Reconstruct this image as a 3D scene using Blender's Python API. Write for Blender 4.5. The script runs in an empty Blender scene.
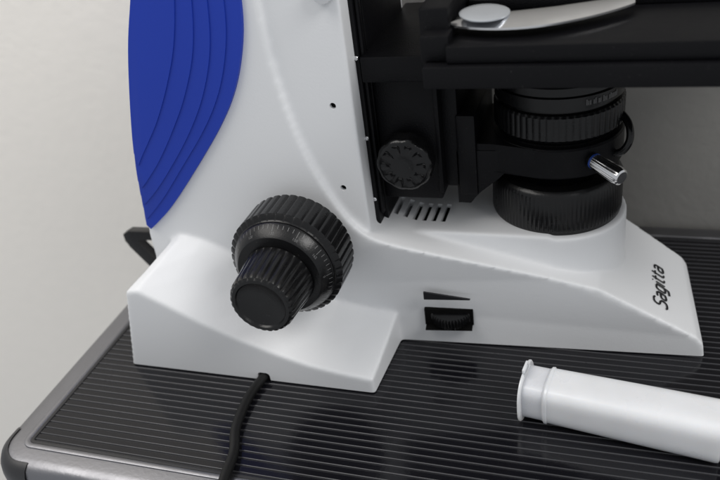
import bpy, bmesh, math, random
from mathutils import Vector, Matrix
random.seed(4)
S=0.01
sc=bpy.context.scene
col=sc.collection
H=26.0

# ------------------------------------------------------------ materials
def mat(name, color, rough=0.5, metal=0.0, bump=0.0, bscale=300, rvar=0.0, cvar=0.0, spec=0.5, coat=0.0, sss=0.0, dust=0.0, trans=0.0, bdist=.0006, cscale=12):
    m=bpy.data.materials.new(name); m.use_nodes=True
    nt=m.node_tree; b=nt.nodes['Principled BSDF']
    b.inputs['Base Color'].default_value=(*color,1)
    b.inputs['Roughness'].default_value=rough
    b.inputs['Metallic'].default_value=metal
    b.inputs['Specular IOR Level'].default_value=spec
    b.inputs['Coat Weight'].default_value=coat
    b.inputs['Coat Roughness'].default_value=.12
    if sss:
        b.inputs['Subsurface Weight'].default_value=sss
        b.inputs['Subsurface Radius'].default_value=(0.008,0.007,0.006)
        b.inputs['Subsurface Scale'].default_value=1.0
    b.inputs['Transmission Weight'].default_value=trans
    tc=nt.nodes.new('ShaderNodeTexCoord')
    def noise(scale,detail=4):
        n=nt.nodes.new('ShaderNodeTexNoise'); n.inputs['Scale'].default_value=scale
        n.inputs['Detail'].default_value=detail
        nt.links.new(tc.outputs['Object'],n.inputs['Vector']); return n
    if bump:
        n=noise(bscale); bp=nt.nodes.new('ShaderNodeBump')
        bp.inputs['Strength'].default_value=bump; bp.inputs['Distance'].default_value=bdist
        nt.links.new(n.outputs['Fac'],bp.inputs['Height']); nt.links.new(bp.outputs['Normal'],b.inputs['Normal'])
    if rvar:
        n=noise(45,6); mr=nt.nodes.new('ShaderNodeMapRange')
        mr.inputs['From Min'].default_value=.3; mr.inputs['From Max'].default_value=.7
        mr.inputs['To Min'].default_value=max(0.02,rough-rvar); mr.inputs['To Max'].default_value=min(1,rough+rvar)
        nt.links.new(n.outputs['Fac'],mr.inputs['Value']); nt.links.new(mr.outputs['Result'],b.inputs['Roughness'])
    if cvar or dust:
        n=noise(cscale,5)
        mx=nt.nodes.new('ShaderNodeMix'); mx.data_type='RGBA'
        mx.inputs[6].default_value=(*[c*(1-cvar) for c in color],1); mx.inputs[7].default_value=(*[min(1,c*(1+cvar)) for c in color],1)
        nt.links.new(n.outputs['Fac'],mx.inputs[0]); last=mx.outputs[2]
        if dust:
            n2=noise(1700,2); r=nt.nodes.new('ShaderNodeMapRange')
            r.inputs['From Min'].default_value=.72; r.inputs['From Max'].default_value=.77
            r.inputs['To Max'].default_value=dust
            nt.links.new(n2.outputs['Fac'],r.inputs['Value'])
            m2=nt.nodes.new('ShaderNodeMix'); m2.data_type='RGBA'
            nt.links.new(r.outputs['Result'],m2.inputs[0]); nt.links.new(last,m2.inputs[6])
            m2.inputs[7].default_value=(.45,.44,.42,1); last=m2.outputs[2]
        nt.links.new(last,b.inputs['Base Color'])
    return m

M_white=mat('white_plastic',(.765,.775,.79),.42,bump=.10,bscale=900,rvar=.06,cvar=.012,spec=.42)
M_blue=mat('blue_plastic',(.013,.045,.40),.48,bump=.1,bscale=900,rvar=.07,cvar=.05,spec=.3)
M_black=mat('black_plastic',(.005,.005,.0055),.26,bump=.10,bscale=1200,rvar=.1,dust=.15,spec=.38)
M_blackmet=mat('black_coated_metal',(.004,.004,.005),.40,bump=.3,bscale=1600,rvar=.08,dust=.1,spec=.16)
M_void=mat('recess_shade',(.004,.004,.004),.8,spec=.1)  # near-black, stands in for the shade inside openings
M_metal=mat('bright_metal',(.78,.78,.79),.20,metal=1,rvar=.08)
M_alu=mat('brushed_aluminium',(.25,.25,.265),.38,metal=1,bump=.15,bscale=500,rvar=.1,dust=.2)
M_ink=mat('black_ink',(.01,.01,.012),.4)
M_mark=mat('grey_marking',(.13,.13,.13),.5)
M_panel=mat('ribbed_dark_panel',(.006,.006,.008),.15,bump=.04,bscale=500,rvar=.06,cvar=.3,dust=.05,spec=.36)
M_rib=mat('rib_edge',(.06,.06,.065),.30,rvar=.08,metal=.3)
M_tube=mat('milky_plastic',(.78,.79,.81),.30,bump=.06,bscale=400,sss=.5,rvar=.1,cvar=.09,coat=.3,cscale=60)
M_band=mat('milky_plastic_band',(.70,.71,.74),.30,bump=.06,bscale=400,sss=.4,rvar=.1,coat=.3)
M_rubber=mat('cable_rubber',(.005,.005,.005),.5,bump=.1,rvar=.1,spec=.3)
M_wall=mat('painted_wall',(.90,.865,.81),.85,bump=.6,bscale=140,bdist=.0007,cvar=.015,cscale=60)
M_backing=mat('grey_backing',(.34,.33,.31),.8,bump=.4,bscale=200,cvar=.04)
M_disc=mat('frosted_disc',(.60,.63,.67),.22,metal=.6)
M_lens=mat('dark_glass',(.01,.01,.012),.08)
M_bluering=mat('blue_ring',(.02,.06,.28),.35)
M_corner=mat('corner_plastic',(.02,.02,.022),.35,rvar=.1,dust=.15)

# ------------------------------------------------------------ helpers
def finish(bm,name,m,parent=None,angle=35,smooth=True):
    bmesh.ops.recalc_face_normals(bm,faces=bm.faces)
    for f in bm.faces: f.smooth=smooth
    for e in bm.edges:
        if len(e.link_faces)==2:
            if e.calc_face_angle(0)>math.radians(angle): e.smooth=False
    bmesh.ops.scale(bm,vec=(S,S,S),verts=bm.verts)
    me=bpy.data.meshes.new(name); bm.to_mesh(me); bm.free()
    ob=bpy.data.objects.new(name,me); col.objects.link(ob)
    for mm in (m if isinstance(m,(list,tuple)) else [m]): me.materials.append(mm)
    if parent: ob.parent=parent
    return ob
def addbox(bm,x0,x1,y0,y1,z0,z1,bev=0,seg=2,M=None):
    r=bmesh.ops.create_cube(bm,size=1)
    vs=r['verts']
    for v in vs:
        v.co=Vector((x0+(v.co.x+.5)*(x1-x0),y0+(v.co.y+.5)*(y1-y0),z0+(v.co.z+.5)*(z1-z0)))
    if bev:
        es=list({e for v in vs for e in v.link_edges})
        r=bmesh.ops.bevel(bm,geom=es,offset=bev,segments=seg,profile=.5,affect='EDGES')
        vs=list({v for f in r['faces'] for v in f.verts}|{v for v in vs if v.is_valid})
    if M is not None:
        bmesh.ops.transform(bm,matrix=M,verts=vs)
    return vs
def addprism(bm,prof,y0,y1,yf=None,bev=0,seg=2,axis='y'):
    a=[];b=[]
    for x,z in prof:
        ya,yb=(y0,y1) if yf is None else yf(x,z)
        if axis=='y': a.append(bm.verts.new((x,ya,z))); b.append(bm.verts.new((x,yb,z)))
        else: a.append(bm.verts.new((x,z,ya))); b.append(bm.verts.new((x,z,yb)))
    f1=bm.faces.new(a); f2=bm.faces.new(list(reversed(b))); n=len(a)
    for i in range(n): bm.faces.new((a[i],b[i],b[(i+1)%n],a[(i+1)%n]))
    if bev:
        es=list(set(f1.edges)|set(f2.edges))
        bmesh.ops.bevel(bm,geom=es,offset=bev,segments=seg,profile=.5,affect='EDGES')
def axisM(p,d):
    return Matrix.Translation(Vector(p))@Vector(d).normalized().to_track_quat('Z','Y').to_matrix().to_4x4()
def addlathe(bm,prof,M,n=96,ribs=0,depth=0,power=1.0,phase=0,aribs=0):
    """prof: (axial, radius, radial knurl factor, axial recess depth)"""
    rings=[]
    for it in prof:
        a,r=it[0],it[1]; k=it[2] if len(it)>2 else 0; ax=it[3] if len(it)>3 else 0
        if r<=1e-6:
            rings.append([bm.verts.new(M@Vector((0,0,a)))]); continue
        ring=[]
        for i in range(n):
            t=2*math.pi*i/n
            rr=r; aa=a
            s=.5+.5*math.cos(ribs*t+phase)
            if ribs and k: rr=r-k*depth*(s**power)
            if ax:
                s2=.5+.5*math.cos((aribs or ribs)*t)
                aa=a-ax*min(1,max(0,(s2-.2)*1.6))
            ring.append(bm.verts.new(M@Vector((rr*math.cos(t),rr*math.sin(t),aa))))
        rings.append(ring)
    for A,B in zip(rings,rings[1:]):
        if len(A)==1 and len(B)==1: continue
        for i in range(n):
            j=(i+1)%n
            if len(A)==1: bm.faces.new((A[0],B[i],B[j]))
            elif len(B)==1: bm.faces.new((A[i],A[j],B[0]))
            else: bm.faces.new((A[i],A[j],B[j],B[i]))
def lathe(name,prof,M,m,parent=None,**k):
    bm=bmesh.new(); addlathe(bm,prof,M,**k); return finish(bm,name,m,parent,angle=28)
def crom(pts,per=8,closed=False):
    P=[Vector(p) for p in pts]; out=[]
    n=len(P)
    for i in range(n if closed else n-1):
        if closed: p0,p1,p2,p3=P[(i-1)%n],P[i],P[(i+1)%n],P[(i+2)%n]
        else: p0,p1,p2,p3=P[max(i-1,0)],P[i],P[i+1],P[min(i+2,n-1)]
        for k in range(per):
            t=k/per
            out.append(.5*((2*p1)+(-p0+p2)*t+(2*p0-5*p1+4*p2-p3)*t*t+(-p0+3*p1-3*p2+p3)*t**3))
    if not closed: out.append(P[-1])
    return out
def addtube(bm,pts,r,n=12):
    rings=[]; prev=None
    for i,p in enumerate(pts):
        d=(pts[min(i+1,len(pts)-1)]-pts[max(i-1,0)]).normalized()
        if prev is None:
            a=d.orthogonal().normalized()
        else:
            a=(prev-d*prev.dot(d)).normalized()
        prev=a; b=d.cross(a)
        rings.append([bm.verts.new(p+a*math.cos(2*math.pi*k/n)*r+b*math.sin(2*math.pi*k/n)*r) for k in range(n)])
    for A,B in zip(rings,rings[1:]):
        for k in range(n): bm.faces.new((A[k],A[(k+1)%n],B[(k+1)%n],B[k]))
    bm.faces.new(rings[0]); bm.faces.new(list(reversed(rings[-1])))
def tube(name,pts,r,m,parent=None,per=8,n=12):
    bm=bmesh.new(); addtube(bm,crom(pts,per),r,n); return finish(bm,name,m,parent,angle=50)
def empty(name,loc,parent=None):
    e=bpy.data.objects.new(name,None); e.empty_display_size=.02
    col.objects.link(e)
    if parent: e.parent=parent
    return e
def textmesh(s,size,M,extr=.006,offset=0,shear=0,align='CENTER',space=1.0):
    cu=bpy.data.curves.new('t','FONT'); cu.body=s; cu.size=size; cu.extrude=extr; cu.offset=offset; cu.shear=shear
    cu.space_character=space
    cu.align_x=align; cu.align_y='CENTER'; cu.resolution_u=4
    ob=bpy.data.objects.new('t',cu); col.objects.link(ob)
    dg=bpy.context.evaluated_depsgraph_get(); dg.update()
    me=bpy.data.meshes.new_from_object(ob.evaluated_get(dg))
    bpy.data.objects.remove(ob)
    me.transform(M); return me

# ------------------------------------------------------------ microscope
mic=empty('microscope',(0,0,0))
mic['label']='white laboratory microscope with blue back grip and black focus knobs'
mic['category']='microscope'
CY=34.3
def hw(x):
    if x<-10.4: return 5.1
    return 5.1-(x+10.4)*(1.65/14.7)
def shell_y(x,z): return (CY-hw(x),CY+hw(x))

bm=bmesh.new()
backs=[(-23.6,-.6),(-23.5,3),(-23.3,6.6),(-22.95,9),(-22.4,11.3),(-21.85,13.6),(-21.15,15.8),(-20.15,18.5),(-19.0,21.2),(-17.6,24)]
ridge=[(-14.6,24),(-14.5,18.2),(-14.45,16.1),(-14.15,13.6),(-13.55,11.1),(-12.5,8.6),(-11.4,7.1),(-9.6,6.35),(-6.3,5.5),(-3.1,4.7),(-.5,3.95)]
rs=[(v.x,v.z) for v in crom([(x,0,z) for x,z in ridge],4)]
prof=backs+rs+[(4.0,1.15),(4.3,.75),(4.5,-.6)]
addprism(bm,prof,0,0,yf=shell_y)
addprism(bm,[(-22,1),(-20.5,15),(-18,23.8),(-11.05,23.8),(-11.05,5)],29.58,38.9)
addlathe(bm,[(0,0),(0,3.42),(6.18,3.36),(6.18,0)],axisM((-2.8,CY,0),(0,0,1)),n=96)
addbox(bm,-13,-2.8,30.95,37.65,1,6.28)
# foot pads (grid solid): rounded hump on the back end falling in an S-curve
fs=[0,.055,.16,.3,.45,.6,.74,.87,1.0]
zt_far=[6.35,6.75,6.6,5.9,4.75,3.5,2.5,2.05,1.8]
zt_near=[4.95,5.1,4.45,3.5,2.65,1.95,1.4,1.1,.9]
def foot(yn,yf):
    ys=[0,.33,.66,1.0]
    G=[]
    for f,zf,zn in zip(fs,zt_far,zt_near):
        rowt=[];rowb=[]
        for t in ys:
            y=yn+(yf-yn)*t
            tt=t**1.1
            xt0=-23.2+1.5*t; xb0=-24.5+1.0*t
            x1=-10.6+.25*t
            rowt.append(bm.verts.new((xt0+(x1-xt0)*f,y,zn+(zf-zn)*tt))); rowb.append(bm.verts.new((xb0+(x1+.05-xb0)*f,y,-.6)))
        G.append((rowt,rowb))
    for (ta,ba),(tb,bb) in zip(G,G[1:]):
        for k in range(3):
            bm.faces.new((ta[k],ta[k+1],tb[k+1],tb[k])); bm.faces.new((ba[k],ba[k+1],bb[k+1],bb[k]))
        bm.faces.new((ta[0],tb[0],bb[0],ba[0])); bm.faces.new((ta[3],tb[3],bb[3],ba[3]))
    for t,b in (G[0],G[-1]):
        for k in range(3): bm.faces.new((t[k],t[k+1],b[k+1],b[k]))
foot(25.85,29.9)
foot(41.3,38.0)
body=finish(bm,'base_and_arm',M_white,mic)
md=body.modifiers.new('r','REMESH'); md.mode='VOXEL'; md.voxel_size=.0009; md.use_smooth_shade=True
ms=body.modifiers.new('s','SMOOTH'); ms.factor=.5; ms.iterations=9
dg=bpy.context.evaluated_depsgraph_get()
me=bpy.data.meshes.new_from_object(body.evaluated_get(dg)); body.modifiers.clear()
b2=bmesh.new(); b2.from_mesh(me)
for v in b2.verts:            # nose end runs slightly askew
    if v.co.x>0: v.co.x-=(v.co.x/.044)*.0048*max(0,(v.co.y-.308)/.07)
r=bmesh.ops.bisect_plane(b2,geom=b2.verts[:]+b2.edges[:]+b2.faces[:],plane_co=(0,0,.0007),plane_no=(0,0,-1),clear_outer=True)
ed=[e for e in b2.edges if len(e.link_faces)==1]
bmesh.ops.holes_fill(b2,edges=ed,sides=0)
b2.to_mesh(me); b2.free()
body.data=me
# cut vents, slot, holes, cable arch
bm=bmesh.new()
for i in range(6): addbox(bm,-10.58+i*.48,-10.34+i*.48,31.9,33.6,5.5,7)
ang=math.atan(1.65/14.7)
def side(x,z,off=0):  # frame on the near side face of the base
    y=CY-hw(x)-off
    return Matrix.Translation((x,y,z))@Matrix.Rotation(ang,4,'Z')
WZ=1.85
addbox(bm,-1.2,1.2,-.5,.9,-.52,.48,M=side(-7.6,WZ))
addbox(bm,-16.80,-16.12,25,31,-1,.53,.2,seg=3)
HOLES=((-12.0,13.4),(-12.1,9.3))
for hx,hz in HOLES:
    addlathe(bm,[(-1,0),(-1,.15),(1,.15),(1,0)],axisM((hx,29.7,hz),(0,1,0)),n=20)
cut=finish(bm,'cut',M_void)
bo=body.modifiers.new('b','BOOLEAN'); bo.operation='DIFFERENCE'; bo.object=cut; bo.solver='EXACT'
dg=bpy.context.evaluated_depsgraph_get(); dg.update()
me=bpy.data.meshes.new_from_object(body.evaluated_get(dg)); body.modifiers.clear(); body.data=me
bpy.data.objects.remove(cut)
me.materials.clear(); me.materials.append(M_white)
for p in me.polygons: p.use_smooth=True; p.material_index=0
bmm=bmesh.new(); bmm.from_mesh(me)
for e in bmm.edges:
    if len(e.link_faces)==2 and e.calc_face_angle(0)>math.radians(50): e.smooth=False
bmm.to_mesh(me); bmm.free()
# black inserts: shade inside the vents and holes put in as colour
bm=bmesh.new(); addbox(bm,-10.8,-7.7,31.7,33.8,5.2,6.08)
finish(bm,'vent_shade',M_void,mic)
for hx,hz in HOLES:
    bm=bmesh.new()
    addlathe(bm,[(0,0),(0,.16),(.3,.16),(.3,0)],axisM((hx,29.78,hz),(0,1,0)),n=20)
    finish(bm,'hole_shade',M_void,mic)

# blue grip
bl_back=[(v.x,v.z) for v in crom([(-23.25,0,5.9),(-23.15,0,7),(-22.4,0,11.3),(-21.2,0,15.85),(-20.2,0,18.56),(-18.9,0,21.6),(-17.4,0,24.3)],6)]
def edgecurve(pts): return [(v.x,v.z) for v in crom([(x,0,z) for x,z in pts],6)]
layers=[
 [(-15.0,24.3),(-15.1,20.5),(-15.15,18.2),(-15.5,16.4),(-16.3,14.4),(-17.55,12.5),(-19.7,9.95),(-21.5,8.0),(-22.95,6.75)],
 [(-15.7,24.3),(-15.75,20.5),(-15.9,18),(-16.3,16.2),(-17.1,14.3),(-18.3,12.5),(-20.1,10.4),(-21.6,8.7),(-22.95,7.4)],
 [(-16.4,24.3),(-16.45,20.5),(-16.65,18),(-17.1,16),(-18.0,14),(-19.2,12.2),(-20.6,10.5),(-21.8,9.2),(-22.8,8.3)],
 [(-16.9,24.3),(-17.0,21),(-17.3,18.4),(-17.85,16.2),(-18.8,14.2),(-19.9,12.5),(-21.1,10.9),(-22.0,9.9),(-22.6,9.3)],
 [(-17.4,24.1),(-17.6,21.3),(-18.0,18.8),(-18.65,16.6),(-19.5,14.8),(-20.5,13.1),(-21.3,12.0),(-22.0,11.1),(-22.35,10.6)],
]
bm=bmesh.new()
for k,L in enumerate(layers):
    e=edgecurve(L); zmin=L[-1][1]
    bb=[p for p in bl_back if p[1]>zmin+.2 and p[1]<24.0]
    poly=[(x,z) for x,z in bb]+e
    y0=29.0-.055*k
    addprism(bm,poly,y0,39.6+.055*k,bev=.03,seg=2)
finish(bm,'back_grip',M_blue,mic,angle=30)

# ---------------- coarse / fine focus
KX,KZ=-14.2,6.95
KY=28.95
ck=lathe('coarse_focus_knob',[(-.4,0),(-.4,1.9),(.55,1.9),(.6,2.45),(.7,2.6),(.85,2.74,1),(2.5,2.74,1),(2.62,2.58,.5),(2.66,2.47),(2.72,2.42),(2.72,0)],axisM((KX,KY,KZ),(0,-1,0)),M_black,mic,n=480,ribs=40,depth=.055,power=5)
RY=KY-2.68
sr=lathe('scale_ring',[(0,0),(0,2.38),(.12,2.42),(.2,2.4),(.65,2.08),(.72,2.0),(.72,0)],axisM((KX,RY,KZ),(0,-1,0)),M_black,ck,n=128)
bm=bmesh.new()
nrm=Vector((.45,-.32,0)).normalized(); dirv=Vector((-.32,-.45,0)).normalized()
for i in range(60):
    t=2*math.pi*i/60
    ln=.32 if i%5==0 else .19
    Mr=Matrix.Translation((KX,RY,KZ))@Matrix.Rotation(t,4,'Y')
    p0=Vector((2.38,-.22,0))
    a=p0+nrm*.008; b=a+dirv*ln; w=Vector((0,0,.013))
    vs=[bm.verts.new(Mr@q) for q in (a-w,b-w,b+w,a+w)]
    bm.faces.new(vs)
tk=finish(bm,'scale_marks',M_mark,ck)
tx=[]
for i in range(12):
    t=2*math.pi*i/12
    P=Vector((2.38,-.22,0))+dirv*.43+nrm*.01
    X=(-dirv).cross(nrm)
    R3=Matrix((X,-dirv,nrm)).transposed().to_4x4()
    M=Matrix.Translation((KX,RY,KZ))@Matrix.Rotation(t,4,'Y')@Matrix.Translation(P)@R3
    tx.append(textmesh(str(i*15),.18,Matrix.Scale(S,4)@M,extr=.002))
bm=bmesh.new()
for t in tx: bm.from_mesh(t)
nm=bpy.data.meshes.new('scale_numerals'); bm.to_mesh(nm); bm.free(); nm.materials.append(M_mark)
no=bpy.data.objects.new('scale_numerals',nm); col.objects.link(no); no.parent=ck
lathe('fine_focus_knob',[(-.1,0),(-.1,1.55),(.02,1.60),(.12,1.66),(.22,1.66,.8),(1.2,1.55,1),(1.95,1.5,1),(2.1,1.43,.6),(2.18,1.32),(2.18,1.18),(2.1,1.12),(2.0,.85),(1.96,.4),(1.95,0)],axisM((KX,RY-.72,KZ-.08),(0,-1,0)),M_black,ck,n=280,ribs=28,depth=.07,power=3)

# ---------------- focus rail, carriage
bm=bmesh.new()
addbox(bm,-11.1,-10.85,30.6,38,6.2,24,.06)
addbox(bm,-10.95,-10.65,31.3,37.3,6.3,24,.05)
addbox(bm,-10.82,-10.66,30.75,31.1,7.3,24,.04)
rail=finish(bm,'focus_rail',M_blackmet,mic)
for z in (8.2,11.4,15.2,18.2):
    bm=bmesh.new()
    addlathe(bm,[(0,0),(0,.10),(.1,.10),(.12,.08),(.12,.05),(.05,.04),(.05,0)],axisM((-10.97,30.62,z),(0,-1,0)),n=20)
    finish(bm,'screw',M_metal,rail)
bm=bmesh.new()
addbox(bm,-10.65,-7.8,31.3,37.2,7.9,14.9,.1)
addbox(bm,-7.9,-7.0,31.9,36.9,8.3,14.9,.08)
addbox(bm,-10.8,-6.9,30.4,38.5,14.1,15.3,.12)
addbox(bm,-7.9,-7.7,31.2,31.95,8.3,14.5,.04)
car=finish(bm,'stage_carriage',M_blackmet,mic)
cfk=lathe('condenser_focus_knob',[(0,0),(0,.5),(.35,.5),(.38,1.15),(.45,1.25),(.55,1.33,1),(1.1,1.33,1),(1.22,1.30,.8),(1.32,1.23,.5),(1.38,1.13),(1.40,1.06),(1.41,1.0,0,.05),(1.41,.86,0,.08),(1.41,.7,0,.05),(1.41,.62),(1.41,.5),(1.39,.42),(1.39,0)],axisM((-9.2,31.35,10.3),(0,-1,0)),M_black,mic,n=240,ribs=10,aribs=10,depth=.045,power=2,phase=math.pi)

# ---------------- field lens drum on base
AX=(-2.8,CY)
con=lathe('field_lens_housing',[(0,0),(0,3.0),(.1,3.05),(.2,3.05),(.28,3.1,1),(1.95,3.09,1),(2.1,3.02),(2.2,2.95),(2.28,2.85),(2.28,2.3),(2.0,2.1),(1.9,0)],axisM((AX[0],AX[1],6.12),(0,0,1)),M_black,mic,n=576,ribs=96,depth=.02,power=1)
lathe('field_lens',[(0,0),(0,2.1),(.08,1.9),(.2,1.2),(.25,0)],axisM((AX[0],AX[1],8.03),(0,0,1)),M_lens,con,n=48)
# ---------------- condenser
cond=lathe('condenser',[(0,0),(0,2.0),(.1,2.15),(.5,2.2),(.55,2.55),(.7,2.62),(1.6,2.62),(1.65,2.5),(1.75,2.5),(1.8,2.8),(1.95,2.95,1),(3.0,2.95,1),(3.1,2.86),(3.15,2.7),(3.3,2.7),(3.35,2.9),(3.9,2.92),(3.95,2.8),(4.3,2.78),(4.8,2.3),(5.6,1.9),(5.7,0)],axisM((AX[0]+.05,AX[1],9.0),(0,0,1)),M_black,mic,n=420,ribs=60,depth=.04,power=2)
bm=bmesh.new()
for i in range(21):
    if i in (3,6,9,13): continue
    t=math.radians(-62+i*1.6)
    addbox(bm,-.015,.015,-.02,.02,-.1,.1 if i%5 else .16,M=Matrix.Translation((AX[0]+.05+2.93*math.cos(t),AX[1]+2.93*math.sin(t),12.62))@Matrix.Rotation(t,4,'Z'))
finish(bm,'aperture_scale',M_mark,cond)
bm=bmesh.new()
addlathe(bm,[(0,2.3),(0,2.95),(.08,3.02),(1.37,3.02),(1.46,2.95),(1.46,2.3),(0,2.3)],axisM((AX[0],AX[1],9.1),(0,0,1)),n=96)
addprism(bm,[(-7.2,31.95),(-5.4,31.95),(-3.6,31.38),(-2.6,31.3),(-2.6,37.3),(-3.6,37.2),(-5.4,36.65),(-7.2,36.65)],9.12,10.54,bev=.06,axis='z')
addbox(bm,-7.1,-6.2,31.75,36.8,7.9,12.0,.12)
addprism(bm,[(-7.2,7.4),(-6.6,7.4),(-6.1,8.1),(-5.2,8.8),(-4.6,9.4),(-4.6,10.2),(-7.2,10.2)],31.9,33.2,bev=.05)
finish(bm,'condenser_holder',M_blackmet,mic,angle=30)
d=Vector((.71,-.69,-.12)).normalized()
p=Vector((-1.7,32.4,10.02))
scw=lathe('clamp_screw',[(0,0),(0,.3),(.7,.3),(.75,.32),(.95,.35),(1.0,.35),(1.0,0)],axisM(p,d),M_black,mic,n=36)
lathe('blue_band',[(0,0),(0,.362),(.09,.368),(.09,0)],axisM(p+d*.99,d),M_bluering,scw,n=36)
lathe('metal_tip',[(0,0),(0,.36,1),(1.4,.41,1),(1.55,.36),(1.6,.28),(1.6,.0)],axisM(p+d*1.07,d),M_metal,scw,n=96,ribs=16,depth=.015)
tube('filter_lever',[(-.6,34.6,11.3),(-.1,34.0,11.3),(.35,33.3,11.0),(.45,32.9,10.4),(.15,32.8,9.85),(-.4,33.0,9.65),(-.9,33.5,9.6)],.17,M_black,mic)

# ---------------- stage
stage=empty('stage',(0,0,0),mic)
bm=bmesh.new()
addbox(bm,-7.3,10,27.5,41,14.95,15.85,.08)
finish(bm,'stage_plate',M_blackmet,stage)
bm=bmesh.new()
addbox(bm,-6.4,10,27.75,40.6,15.86,16.55,.07)
finish(bm,'stage_top',M_blackmet,stage)
bm=bmesh.new()
addbox(bm,-7.6,-6.42,28.75,41,15.2,17.75,.12)
addbox(bm,-7.45,-6.30,28.0,30.5,15.86,16.9,.1)
finish(bm,'stage_guide_block',M_blackmet,stage)
# arched crescent of sheet steel with a wide rounded root
bm=bmesh.new()
rows=[]
N=40; K=10
for i in range(N+1):
    t=i/N
    x=-6.4+6.7*t
    y=29.05-.9*math.sin(math.pi*t)**.8+2.0*t*t
    wd=.12+1.9*math.sin(math.pi*t**.75)**.5 if t<.6 else .12+1.9*math.sin(math.pi*.6**.75)**.5*(1-.55*((t-.6)/.4)**1.6)
    rows.append([(x,y+wd*s/K,16.98+.30*math.sin(math.pi*s/K)*math.sin(math.pi*(.1+.7*t))) for s in range(K+1)])
top=[[bm.verts.new(q) for q in r] for r in rows]
bot=[[bm.verts.new((q[0],q[1],q[2]-.08)) for q in r] for r in rows]
for G in (top,bot):
    for a,b in zip(G,G[1:]):
        for s in range(K): bm.faces.new((a[s],a[s+1],b[s+1],b[s]))
for i in range(N):
    for s in (0,K): bm.faces.new((top[i][s],top[i+1][s],bot[i+1][s],bot[i][s]))
for i in (0,N):
    for s in range(K): bm.faces.new((top[i][s],top[i][s+1],bot[i][s+1],bot[i][s]))
finish(bm,'specimen_clip',M_metal,stage)
lathe('clip_disc',[(0,0),(0,.9),(.04,.97),(.08,.97),(.12,.88),(.15,.5),(.16,0)],axisM((-5.15,29.4,17.24),(.04,-.04,1)),M_disc,stage,n=48)
bm=bmesh.new(); addbox(bm,-6.3,4,32.2,33.8,16.56,17.0,.05)
finish(bm,'specimen_holder_rail',M_blackmet,stage)

lathe('locking_screw',[(0,0),(0,.46),(.06,.5),(.3,.5,1),(.42,.44),(.44,.26),(.2,.24),(.2,0)],axisM((-11.6,29.58,18.4),(0,-1,0)),M_metal,mic,n=96,ribs=24,depth=.03)

# ---------------- dimmer wheel & wedge symbol
bm=bmesh.new()
addlathe(bm,[(0,0),(0,1.0,.5),(.08,1.06,1),(.5,1.06,1),(.58,1.0,.5),(.58,0)],side(-7.6,WZ-.3,-.78),n=240,ribs=40,depth=.08)
dw=finish(bm,'dimmer_wheel',M_black,mic)
bm=bmesh.new()
addbox(bm,-1.22,1.22,.45,.8,-.5,.46,M=side(-7.6,WZ))
addbox(bm,-1.17,1.17,-.02,.5,-.5,-.44,M=side(-7.6,WZ))
finish(bm,'wheel_slot',M_void,mic)
bm=bmesh.new()
vs=[bm.verts.new(side(-7.6,3.4,.02)@Vector(q)) for q in ((-1.1,0,-.12),(1.15,0,-.14),(1.15,0,-.10),(-1.1,0,.32))]
bm.faces.new(vs); r=bmesh.ops.extrude_face_region(bm,geom=bm.faces[:])
for v in [g for g in r['geom'] if isinstance(g,bmesh.types.BMVert)]: v.co.y+=.1
finish(bm,'brightness_symbol',M_ink,mic)

# ---------------- brand lettering on the nose (round-stroke slanted letters)
GL={'S':([[(.92,1.28),(.8,1.42),(.3,1.45),(.08,1.3),(.06,1.0),(.22,.82),(.7,.68),(.88,.5),(.86,.18),(.66,0),(.15,0),(0,.14)]],1.25),
 'a':([[(.08,.98),(.55,1.0),(.72,.86),(.76,.7),(.76,0)],[(.76,.08),(.5,0),(.2,0),(.03,.12),(.03,.42),(.2,.56),(.76,.58)]],1.12),
 'g':([[(.76,.08),(.5,0),(.22,0),(.05,.14),(.02,.5),(.05,.84),(.22,1),(.55,1.0),(.76,.9)],[(.76,1.0),(.76,-.2),(.62,-.42),(.1,-.45)]],1.12),
 'i':([[(0,0),(0,1.0)],[(0,1.34),(0,1.42)]],.42),
 't':([[(.15,1.4),(.15,.2),(.28,.02),(.52,0)],[(-.04,1.0),(.5,1.0)]],.84)}
slope=math.atan2(3.95-1.15,4.5)
px=2.62; pz=3.95-(px+.5)*math.tan(slope)
X=Vector((-.04,1,0)).normalized(); Y=Vector((-math.cos(slope),-.04,math.sin(slope))).normalized(); Z=X.cross(Y)
R3=Matrix((X,Y,Z)).transposed().to_4x4()
bm=bmesh.new(); cx=0
for ch in 'Sagitta':
    st,w=GL[ch]
    for s in st:
        pts=[Vector((cx+q[0]+.16*q[1],q[1],0)) for q in s]
        addtube(bm,crom(pts,4) if len(pts)>2 else pts,.105,8)
    cx+=w
un=3.6/cx
bmesh.ops.transform(bm,verts=bm.verts,matrix=Matrix.Translation(Vector((px,31.7,pz))+Z*.03)@R3@Matrix.Diagonal((un,un*.92,un*.35,1)))
finish(bm,'lettering',M_ink,mic)

# ---------------- cord hook at the back
bm=bmesh.new()
addprism(bm,[(-23,4.35),(-27.3,4.25),(-27.75,4.0),(-27.75,3.5),(-27.45,3.2),(-25.7,.55),(-25.2,.3),(-23,.3),(-23,.8),(-25.0,.8),(-26.95,3.5),(-26.75,3.75),(-23,3.85)],32.4,33.0,bev=.08)
finish(bm,'cord_hook',M_black,mic)

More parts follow.
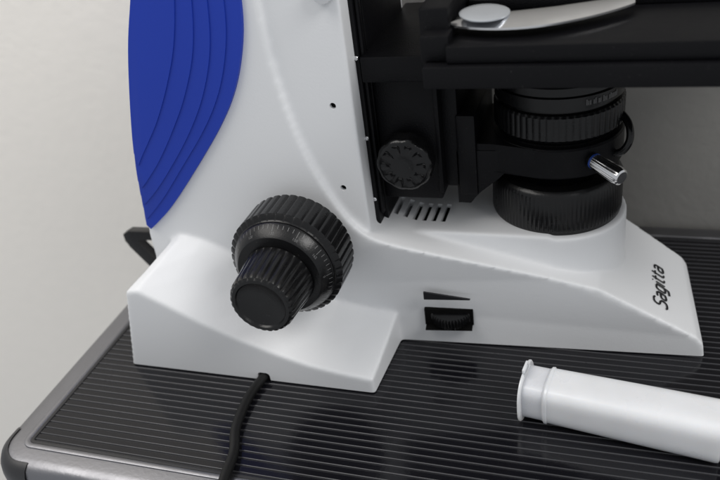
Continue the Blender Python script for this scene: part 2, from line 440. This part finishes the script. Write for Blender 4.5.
# ------------------------------------------------------------ equipment case (support)
case=empty('equipment_case',(0,0,0))
case['label']='dark ribbed case with rounded aluminium edge profile'
case['category']='equipment case'
X0,X1,Y0,Y1=-26.6,22.0,19.7,41.5
bm=bmesh.new()
pit=.40; prof=[]
y=Y0
while y<Y1-.05:
    prof+=[(y,0),(y+.28,0),(y+.295,-.008),(y+.308,-.025),(y+.318,-.055),(y+.36,-.055),(y+.37,-.025),(y+.385,-.008)]
    y+=pit
prof=[p for p in prof if p[0]<Y1]
prof.append((Y1,0))
A=[bm.verts.new((X0,a,b)) for a,b in prof]; B=[bm.verts.new((X1,a,b)) for a,b in prof]
for i in range(len(A)-1):
    f=bm.faces.new((A[i],A[i+1],B[i+1],B[i]))
    zz=(prof[i][1]+prof[i+1][1])/2
    f.material_index=1 if -.05<zz<-.001 else 0
finish(bm,'ribbed_lid',[M_panel,M_rib],case,angle=15)
def rrect(x0,x1,y0,y1,r,n=10):
    out=[]
    for cx,cy,a0 in ((x0+r,y0+r,180),(x1-r,y0+r,270),(x1-r,y1-r,0),(x0+r,y1-r,90)):
        for i in range(n+1):
            t=math.radians(a0+90*i/n); out.append((cx+r*math.cos(t),cy+r*math.sin(t),math.cos(t),math.sin(t)))
    return out
path=rrect(X0-.1,X1+.1,Y0-.1,Y1+.1,.5)
def sweep(bm,path,sec):
    rings=[[bm.verts.new((x+nx*o,y+ny*o,z)) for o,z in sec] for x,y,nx,ny in path]
    n=len(rings);m=len(sec)
    for i in range(n):
        a=rings[i];b=rings[(i+1)%n]
        for k in range(m-1): bm.faces.new((a[k],b[k],b[k+1],a[k+1]))
bm=bmesh.new()
sweep(bm,path,[(-.15,-.2),(-.15,.04),(-.1,.09),(.05,.11),(.14,.08),(.16,.02),(.7,0),(1.05,-.06),(1.3,-.25),(1.42,-.55),(1.46,-.9),(1.46,-2.4),(1.4,-2.5),(1.0,-2.55)])
finish(bm,'edge_profile',M_alu,case,angle=40)
bm=bmesh.new()
sweep(bm,path,[(-.32,-.1),(-.32,.03),(-.25,.06),(-.16,.05),(-.15,-.1)])
finish(bm,'inner_gasket',M_corner,case,angle=40)
bm=bmesh.new()
sweep(bm,path,[(1.3,-2.5),(1.25,-2.8),(1.35,-2.9),(1.35,-10),(.9,-10.2)])
finish(bm,'case_side',M_corner,case,angle=40)
bm=bmesh.new()
cp=list(path[:11])
first=(cp[0][0],cp[0][1]+.5,-1,0); last=(cp[-1][0]+.5,cp[-1][1],0,-1)
cp=[first]+cp+[last]
sec=[(.95,.0),(1.1,-.03),(1.34,-.22),(1.48,-.52),(1.54,-.9),(1.54,-2.6),(1.3,-2.7)]
rings=[[bm.verts.new((x+nx*o,y+ny*o,z)) for o,z in sec] for x,y,nx,ny in cp]
for a,b in zip(rings,rings[1:]):
    for k in range(len(sec)-1): bm.faces.new((a[k],b[k],b[k+1],a[k+1]))
finish(bm,'corner_protector',M_corner,case,angle=40)

# ------------------------------------------------------------ plastic vial
vial=empty('plastic_vial',(0,0,0))
vial['label']='milky white plastic vial lying on the ribbed case'
vial['category']='plastic vial'
p0=Vector((-3.45,26.1,1.14)); p1=Vector((5.15,24.85,1.18)); d=(p1-p0)
zz=d.normalized(); xx=Vector((0,0,1)).cross(zz).normalized(); yy=zz.cross(xx)
VM=Matrix((xx,yy,zz)).transposed().to_4x4(); VM.translation=p0
def addsuper(bm,prof,M,n=96,e=2.5,sy=1.0):
    rings=[]
    for a,r in prof:
        if r<1e-6: rings.append([bm.verts.new(M@Vector((0,0,a)))]); continue
        ring=[]
        for i in range(n):
            t=2*math.pi*i/n; c,s=math.cos(t),math.sin(t)
            k=(abs(c)**e+abs(s)**e)**(-1/e)
            ring.append(bm.verts.new(M@Vector((r*k*c*sy,r*k*s,a))))
        rings.append(ring)
    for A,B in zip(rings,rings[1:]):
        for i in range(n):
            j=(i+1)%n
            if len(A)==1: bm.faces.new((A[0],B[i],B[j]))
            elif len(B)==1: bm.faces.new((A[i],A[j],B[0]))
            else: bm.faces.new((A[i],A[j],B[j],B[i]))
bm=bmesh.new()
addsuper(bm,[(1.0,0),(1.0,1.0),(1.06,1.03),(1.1,1.08),(1.2,1.09),(1.25,1.04),(5,1.08),(8.05,1.1),(8.15,1.08),(8.2,1.0),(8.2,0)],VM,e=3.7)
finish(bm,'vial_body',M_tube,vial,angle=40)
bm=bmesh.new()
addsuper(bm,[(.12,0),(.12,.99),(1.07,.99),(1.07,0)],VM,e=3.7)
finish(bm,'vial_neck',M_band,vial,angle=40)
bm=bmesh.new()
addsuper(bm,[(0,0),(0,.85),(-.02,.88),(-.02,1.17),(.01,1.28),(.07,1.29),(.12,1.24),(.13,.95)],VM,e=2.6)
addbox(bm,-.35,.35,1.1,1.48,.0,.12,.04,M=VM)
finish(bm,'vial_cap',M_tube,vial,angle=40)

# ------------------------------------------------------------ power cable
cb=tube('power_cable',[(-16.4,30,.25),(-16.42,27.5,.25),(-16.47,26,.25),(-16.65,24.3,.25),(-16.4,22.3,.25),(-15.85,20.9,.25),(-15.55,19.4,.38),(-15.4,18.3,.25),(-15.3,17.75,-.6),(-15.3,17.6,-3),(-15.2,17.4,-8)],.24,M_rubber,per=8,n=14)
cb['label']='black rubber power cable running out under the microscope'
cb['category']='cable'

# ------------------------------------------------------------ wall and grey backing
bm=bmesh.new(); addbox(bm,-120,60,44.5,46,-60,90)
w=finish(bm,'wall',M_wall); w['label']='plain off-white painted wall behind the case'; w['category']='wall'
bm=bmesh.new(); addbox(bm,-17.5,50,43.3,43.9,-10,60,.1)  # flat grey slab in front of the wall, darker than it
w=finish(bm,'back_slab',M_backing); w['label']='plain grey backing behind the microscope'; w['category']='board'

# ------------------------------------------------------------ camera
F=Vector((-.3122,.7925,-.5240)).normalized()
R=Vector((.9483,.2911,-.1248)); R=(R-F*R.dot(F)).normalized(); U=R.cross(F)
cam=bpy.data.objects.new('camera',bpy.data.cameras.new('camera')); col.objects.link(cam)
m=Matrix((R,U,-F)).transposed().to_4x4(); m.translation=Vector((0,0,H*S)); cam.matrix_world=m
cam.data.sensor_width=36; cam.data.lens=38.5; cam.data.clip_start=.01; cam.data.clip_end=20
cam.data.dof.use_dof=True; cam.data.dof.focus_distance=.345; cam.data.dof.aperture_fstop=9
sc.camera=cam

# ------------------------------------------------------------ light
wd=bpy.data.worlds.new('World'); sc.world=wd; wd.use_nodes=True
bg=wd.node_tree.nodes['Background']; bg.inputs['Color'].default_value=(.93,.96,1,1); bg.inputs['Strength'].default_value=.50
def area(name,loc,target,sx,sy,power,color):
    l=bpy.data.lights.new(name,'AREA'); l.shape='RECTANGLE'; l.size=sx; l.size_y=sy; l.energy=power; l.color=color
    o=bpy.data.objects.new(name,l); col.objects.link(o); o.location=loc
    o.rotation_euler=(Vector(target)-Vector(loc)).to_track_quat('-Z','Y').to_euler()
area('window_light',(.75,.0,.95),(-.08,.32,.05),.6,.45,7.0,(1,.985,.965))
area('ceiling_light',(-.7,.05,1.0),(-.28,.42,.0),.9,.6,6.8,(1,.965,.92))
sc.view_settings.view_transform='Standard'; sc.view_settings.look='None'; sc.view_settings.exposure=0
